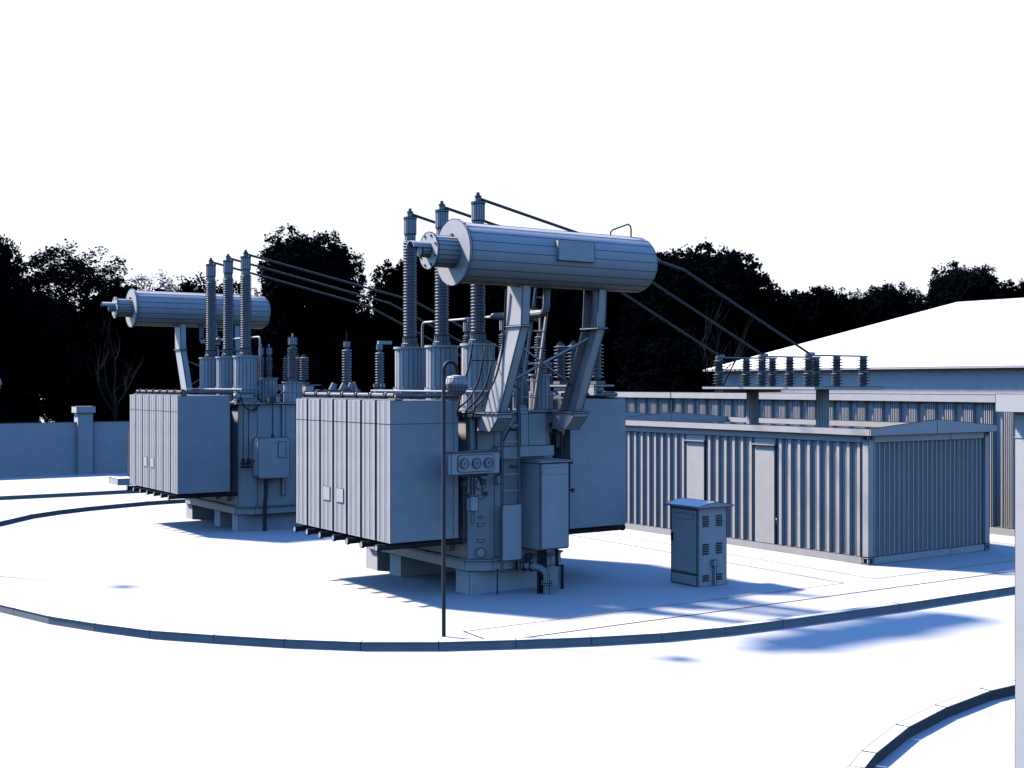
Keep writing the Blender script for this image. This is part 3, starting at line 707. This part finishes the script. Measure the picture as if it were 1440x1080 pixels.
# ---------------------------------------------------------------- lamp posts
def lamp(loc, label):
    Lm = thing('lamp_post', label, 'lamp post', loc, 0, 'lamp posts around the pad')
    m = MB(); m.lathe([(.03,-.01),(.03,3.78)], n=10, lines=False); m.build('pole', DPIPE, Lm, lw=0)
    m = MB(); m.tube([(0,0,3.78)]+arc_pts((.11,0,3.86),.11,180,0,10,'xz')+[(.22,0,3.74)], .028, 8); m.build('arm', RUB, Lm)
    m = MB(); m.lathe([(.03,3.78),(.13,3.765),(.155,3.73),(.16,3.66)], (.22,0,0), n=16); m.lathe([(.17,3.645),(.17,3.66)], (.22,0,0), n=16, lines=False); sh = m.build('lamp_shade', STEEL, Lm, lw=.003)
    m = MB(); m.lathe([(.155,3.645),(.155,3.60),(.13,3.54),(.085,3.49),(.03,3.47)], (.22,0,0), n=18); m.build('lamp_globe', PORC, Lm, lw=.004)
lamp((9.22,15.25,0), 'slim dark lamp post with hooked top and cage globe, before the front transformer')
lamp((4.89,25.24,0), 'lamp post at the extreme left edge, only its hooked lantern in view')

# ---------------------------------------------------------------- boundary wall and gate pillar
def pier(x, lab):
    Pp = thing('wall_pier', lab, 'wall pier', (x, 51.25, 0), 0, 'piers of the boundary wall')
    MB().box(-.3,.3,-.3,.3,-.1,2.48).build('shaft', WALLM, Pp, lw=.008)
    MB().box(-.38,.38,-.38,.38,2.48,2.74).build('cap', WALLM, Pp, lw=.008)
W0, WP = 13.86, 7.2
for k in range(-1, 2):
    x = W0+k*WP
    if k in (0,): pier(x, 'square wall pier with a flat cap, left of the further transformer')
    MB_ = MB().box(x+.3,x+WP-.3,51.13,51.37,-.1,2.1) if k != -2 else MB().box(x+.3,x+WP-.3,51.13,51.37,-.1,2.1)
    if k <= 1:
        o = MB_.build('boundary_wall', WALLM, None, lw=.008)
        tag(o, {-2:'wall stretch beyond the left edge of the picture', -1:'plain boundary wall stretch left of the capped pier', 0:'plain boundary wall stretch right of the capped pier', 1:'boundary wall stretch hidden behind the left transformer'}[k], 'wall', 'stretches of the boundary wall')
G = thing('gate_pillar', 'pale pillar with an overhanging cap at the extreme right edge', 'pillar', (7.21,4.16,0))
MB().box(0,.6,0,.6,-.01,3.47).build('shaft', WALLM, G, lw=.0012)
m = MB()
for z in (3.30,3.40,3.44): m.box(-.004,.604,-.004,.604,z,z+.006,False)
m.build('joint_line', CLAD, G)
MB().box(-.085,.685,-.085,.685,3.47,3.585).build('cap', WALLM, G, lw=.0012)

# auxiliary transformer behind the front one (only its bushings show over the radiators)
A = thing('auxiliary_transformer', 'small auxiliary transformer hidden but for two bushings above the front radiators', 'transformer', (15.6,30.0,0))
m = MB(); m.box(-.9,.95,-.8,.8,.15,3.2); m.build('tank', METAL, A)
m = MB(); m.box(-1.0,1.05,-.9,.9,3.2,3.25); m.box(-1.5,1.3,-.95,-.85,3.3,3.34); m.build('cover', METAL, A)
m = MB(); m.box(-.8,.85,-.6,-.2,0,.15); m.cut(); m.box(-.8,.85,.2,.6,0,.15); m.build('skid', METAL, A)
for x, ri, tz in ((-.52,.125,4.80),(.48,.115,4.74)):
    m = MB(); m.lathe([(.14,3.25),(.14,3.48)], (x,0,0), n=12); m.lathe(shed_profile(3.48, tz-.22, ri*.78, ri*1.12, .075), (x,0,0), n=14, lines=False); b = m.build('bushing', PORC, A)
    m = MB(); m.lathe([(.06,tz-.22),(.06,tz-.16),(.09,tz-.15),(.09,tz)], (x,0,0), n=12)
    if x > 0: m.beam((x-.05,0,tz+.05),(x+.35,-.02,tz+.05),.12,.10)
    else: m.cyl((x-.02,0,tz),(x,0,tz+.25),.012,6)
    m.build('bushing_cap', METAL, b)
for i, (x, a) in enumerate(((-1.15,28),(-.85,28),(-.60,24),(-.25,-20))):
    dx, dz = math.sin(R(a)), math.cos(R(a)); c = Vector((x-.1,-.3,3.25)); ax = Vector((dx,0,dz))
    m = MB(); m.lathe([(.05,0),(.05,.1),(.07,.11),(.05,.14),(.07,.17),(.05,.20),(.06,.22),(.085,.24),(.085,.46),(.06,.47)], c, ax, 12); m.build('bushing', METAL, A)
m = MB(); m.cyl((.15,-.3,3.42),(.75,-.3,3.42),.09,12); m.box(.1,.9,-.4,-.2,3.28,3.32)
for x in (.2,.42): m.lathe([(.05,3.5),(.05,3.55),(.07,3.56),(.07,3.66)], (x,-.3,0), n=10)
m.build('oil_vessel', METAL, A)
m = MB(); m.box(-2.25,-1.75,-.5,-.1,3.3,3.62); m.box(-1.95,-1.85,-.4,-.2,3.0,3.3,False); m.box(-1.95,-.8,-.35,-.25,2.95,3.02,False); m.build('junction_box', STEEL, A)

# switchgear stand far behind the left transformer
S = thing('relay_cabinet', 'dark upright cabinet on a low slab just left of the further transformer', 'cabinet', (13.6, 45.2, 0))
MB().box(-.3,2.6,-.5,.6,-.02,.22).build('slab', WALLM, S, lw=.008)
m = MB(); m.box(.32,1.5,-.2,.4,.25,2.0); m.build('body', DPIPE, S, lw=.008)
m = MB(); m.box(.30,.318,-.17,.37,.3,1.95); m.build('door', DPIPE, S, lw=.008)

# ---------------------------------------------------------------- trees
def crown_mesh(seed, loose, nleaf):
    """unit crown: radius about 1 in x/y, z 0..1; leaf-sized faces around many twig clumps"""
    rnd = random.Random(seed); v = []; f = []; lobes = []
    def rdir(zs=1.0): return Vector((rnd.gauss(0,1), rnd.gauss(0,1), rnd.gauss(0,1)*zs)).normalized()
    def leaf(c, s, wf=.75):
        u = rdir(); w_ = u.orthogonal().normalized(); k = len(v)
        v.extend([tuple(c-u*s), tuple(c+w_*s*wf), tuple(c+u*s*1.1), tuple(c-w_*s*wf)]); f.append((k,k+1,k+2,k+3))
    HH = 2.7; NL = 52                                  # crown of radius 1 and height 2.7 before scaling
    for k in range(NL):
        t = k/(NL-1); z = .30+2.08*t**.9; q = (z-1.2)/1.42
        rmax = .74*math.sqrt(max(.01, 1-max(0, q)**2.6))
        a = k*2.4+rnd.uniform(-.6,.6); r = rmax*(rnd.uniform(.72,1.08) if k%5 else rnd.uniform(.1,.5))
        lobes.append((Vector((r*math.cos(a), r*math.sin(a), z+rnd.uniform(-.08,.08))), rnd.uniform(.27,.42) if not loose else rnd.uniform(.20,.36)))
    lobes.append((Vector((.02,.03,HH-.36)), .36))
    per = nleaf//len(lobes)
    for c, r in lobes:
        tufts = [c+Vector((d.x, d.y, d.z*.9))*r*rnd.uniform(.86,1.03) for d in (rdir() for _ in range(60 if not loose else 32))]
        for i in range(per):
            p = rnd.choice(tufts)+Vector((rnd.gauss(0,1),rnd.gauss(0,1),rnd.gauss(0,.8)))*r*(.085 if not loose else .15)
            leaf(p, rnd.uniform(.014,.028)*(1 if not loose else 1.05))
        if not loose:
            for i in range(170):
                d = rdir(); p = c+Vector((d.x, d.y, d.z*.9))*r*rnd.uniform(.15,.84); leaf(p, rnd.uniform(.04,.08), .8)
    zs = sorted(q[2] for q in v); zt = zs[int(len(zs)*.9995)]/2.7; rs_ = sorted(math.hypot(q[0], q[1]) for q in v); rt = rs_[int(len(rs_)*.97)]
    v = [(q[0]/rt, q[1]/rt, q[2]/zt) for q in v]
    me = bpy.data.meshes.new('crown'); me.from_pydata(v, [], f); me.update(); return me
def trunk_mesh(seed):
    rnd = random.Random(seed); m = MB()
    m.tube([(0,0,0),(rnd.uniform(-.02,.02),.01,.2),(rnd.uniform(-.04,.04),-.01,.45),(0,0,.75)], .03, 8, False, [.045,.034,.026,.008])
    for k in range(9):
        a = rnd.uniform(0,2*math.pi); z = rnd.uniform(.22,.55); L_ = rnd.uniform(.3,.55); c, s_ = math.cos(a), math.sin(a)
        m.tube([(0,0,z),(c*L_*.4,s_*L_*.4,z+.10),(c*L_*.8,s_*L_*.8,z+.22),(c*L_,s_*L_,z+.34)], .012, 6, False, [.016,.011,.006,.002])
        m.tube([(c*L_*.4,s_*L_*.4,z+.10),(c*L_*.5+.08,s_*L_*.5-.06,z+.22),(c*L_*.55+.1,s_*L_*.55-.1,z+.32)], .006, 5, False, [.008,.005,.002])
    return m
CR = [crown_mesh(11, False, 84000), crown_mesh(23, False, 84000), crown_mesh(37, True, 44000), crown_mesh(51, False, 84000)]
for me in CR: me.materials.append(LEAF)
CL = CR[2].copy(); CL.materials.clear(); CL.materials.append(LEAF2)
TR = []
for s_ in (3, 7):
    o = trunk_mesh(s_).build('trunk', BARK, None, lw=0); TR.append(o.data); bpy.data.objects.remove(o)
def tree(label, u, d, vtop, width_px, kind, rz, zb=.05, grp='trees beyond the yard'):
    h = CAM_Z+(540-vtop)/1730*d; wd = width_px/1730*d/2
    p = at(u, d); t = thing('tree', label, 'tree', (p.x, p.y, -.15), R(rz), grp)
    me = CL if kind == 4 else CR[kind]
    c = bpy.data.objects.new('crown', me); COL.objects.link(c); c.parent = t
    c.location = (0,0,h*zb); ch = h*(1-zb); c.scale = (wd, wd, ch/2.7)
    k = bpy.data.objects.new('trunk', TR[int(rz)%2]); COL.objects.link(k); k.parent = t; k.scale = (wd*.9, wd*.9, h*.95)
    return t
TREES = [
 ('low dark tree filling the gap beside the left edge', 40, 80, 412, 200, 0, 222),
 ('dark dense tree cut off by the left edge', -50, 60, 314, 190, 0, 10),
 ('loose-leaved dark tree above the wall pier at far left', 98, 62, 342, 200, 2, 41),
 ('dark bushy tree behind the small drum of the further oil tank', 180, 68, 402, 170, 1, 77),
 ('pale thin-leaved tree peeping over the further oil tank', 225, 95, 384, 150, 4, 12),
 ('low dark tree between the further oil tank and its bushings', 285, 72, 388, 170, 2, 150),
 ('tall round-topped dark tree between the two transformers', 430, 62, 320, 184, 3, 33),
 ('dark tree filling the space below the three left conductors', 350, 80, 430, 240, 0, 91),
 ('round dark tree behind the farthest front bushing', 594, 66, 352, 160, 1, 203),
 ('low dark tree behind the auxiliary bushings', 500, 78, 438, 220, 3, 250),
 ('dark tree behind the left leg of the front oil tank', 700, 70, 372, 200, 0, 305),
 ('dark tree directly behind the front oil tank', 830, 72, 372, 210, 1, 19),
 ('broad dark tree right of the front oil tank', 990, 66, 346, 235, 3, 64),
 ('dark tree just right of the front oil tank end', 900, 76, 352, 190, 0, 118),
 ('rounded dark tree behind the low end of the white roof', 1150, 86, 401, 140, 1, 222),
 ('pale thin tree in the gap above the white roof', 1205, 120, 410, 120, 4, 281),
 ('dark tree above the middle of the white roof slope', 1258, 88, 396, 120, 0, 345),
 ('broad dark tree above the ridge of the white roof', 1352, 90, 370, 150, 3, 27),
 ('dark tree above the roof at the right edge', 1465, 88, 380, 130, 1, 160),
 ('low dark tree behind the left eave of the white roof', 1075, 92, 420, 240, 3, 55),
 ('low dark tree behind the white roof slope', 1215, 100, 425, 260, 0, 190),
]
for a in TREES: tree(*a)
# bare young tree in front of the dark crowns, left of the hall
def bare_tree(label, u, d, h, seed, spread):
    p = at(u, d); t = thing('bare_tree', label, 'tree', (p.x, p.y, -.15)); rnd = random.Random(seed); m = MB()
    def br(p0, dr, L_, r, lev):
        pts = [p0]; q = p0.copy(); dd = dr.copy(); rs = [r]
        for k in range(4):
            dd = (dd+Vector((rnd.gauss(0,.16),rnd.gauss(0,.16),.10))).normalized(); q = q+dd*L_/4; pts.append(q.copy()); rs.append(r*(1-.8*(k+1)/4))
        m.tube(pts, r, 6, False, rs)
        if lev < 3:
            for k in range(3):
                b = pts[rnd.choice((1,2,3))]; nd = (dd+Vector((rnd.uniform(-1,1),rnd.uniform(-1,1),rnd.uniform(-.1,.6)))*spread).normalized(); br(b, nd, L_*.62, r*.5, lev+1)
    m.tube([(0,0,0),(0,0,h*.45)], .1, 8, False, [.13,.09]); m.build('trunk', BARK, t, lw=0); m = MB()
    for k in range(4):
        a = k*1.7+seed; br(Vector((0,0,h*(.36+.03*k))), Vector((math.cos(a)*.6,math.sin(a)*.6,1)).normalized(), h*.42, .05, 1)
    m.build('branch', BARK, t, lw=0)
bare_tree('bare branching young tree before the dark trees left of the hall', 1010, 56, 7.6, 4, .9)
bare_tree('bare spindly tree standing behind the boundary wall pier', 163, 56, 6.6, 9, .8)
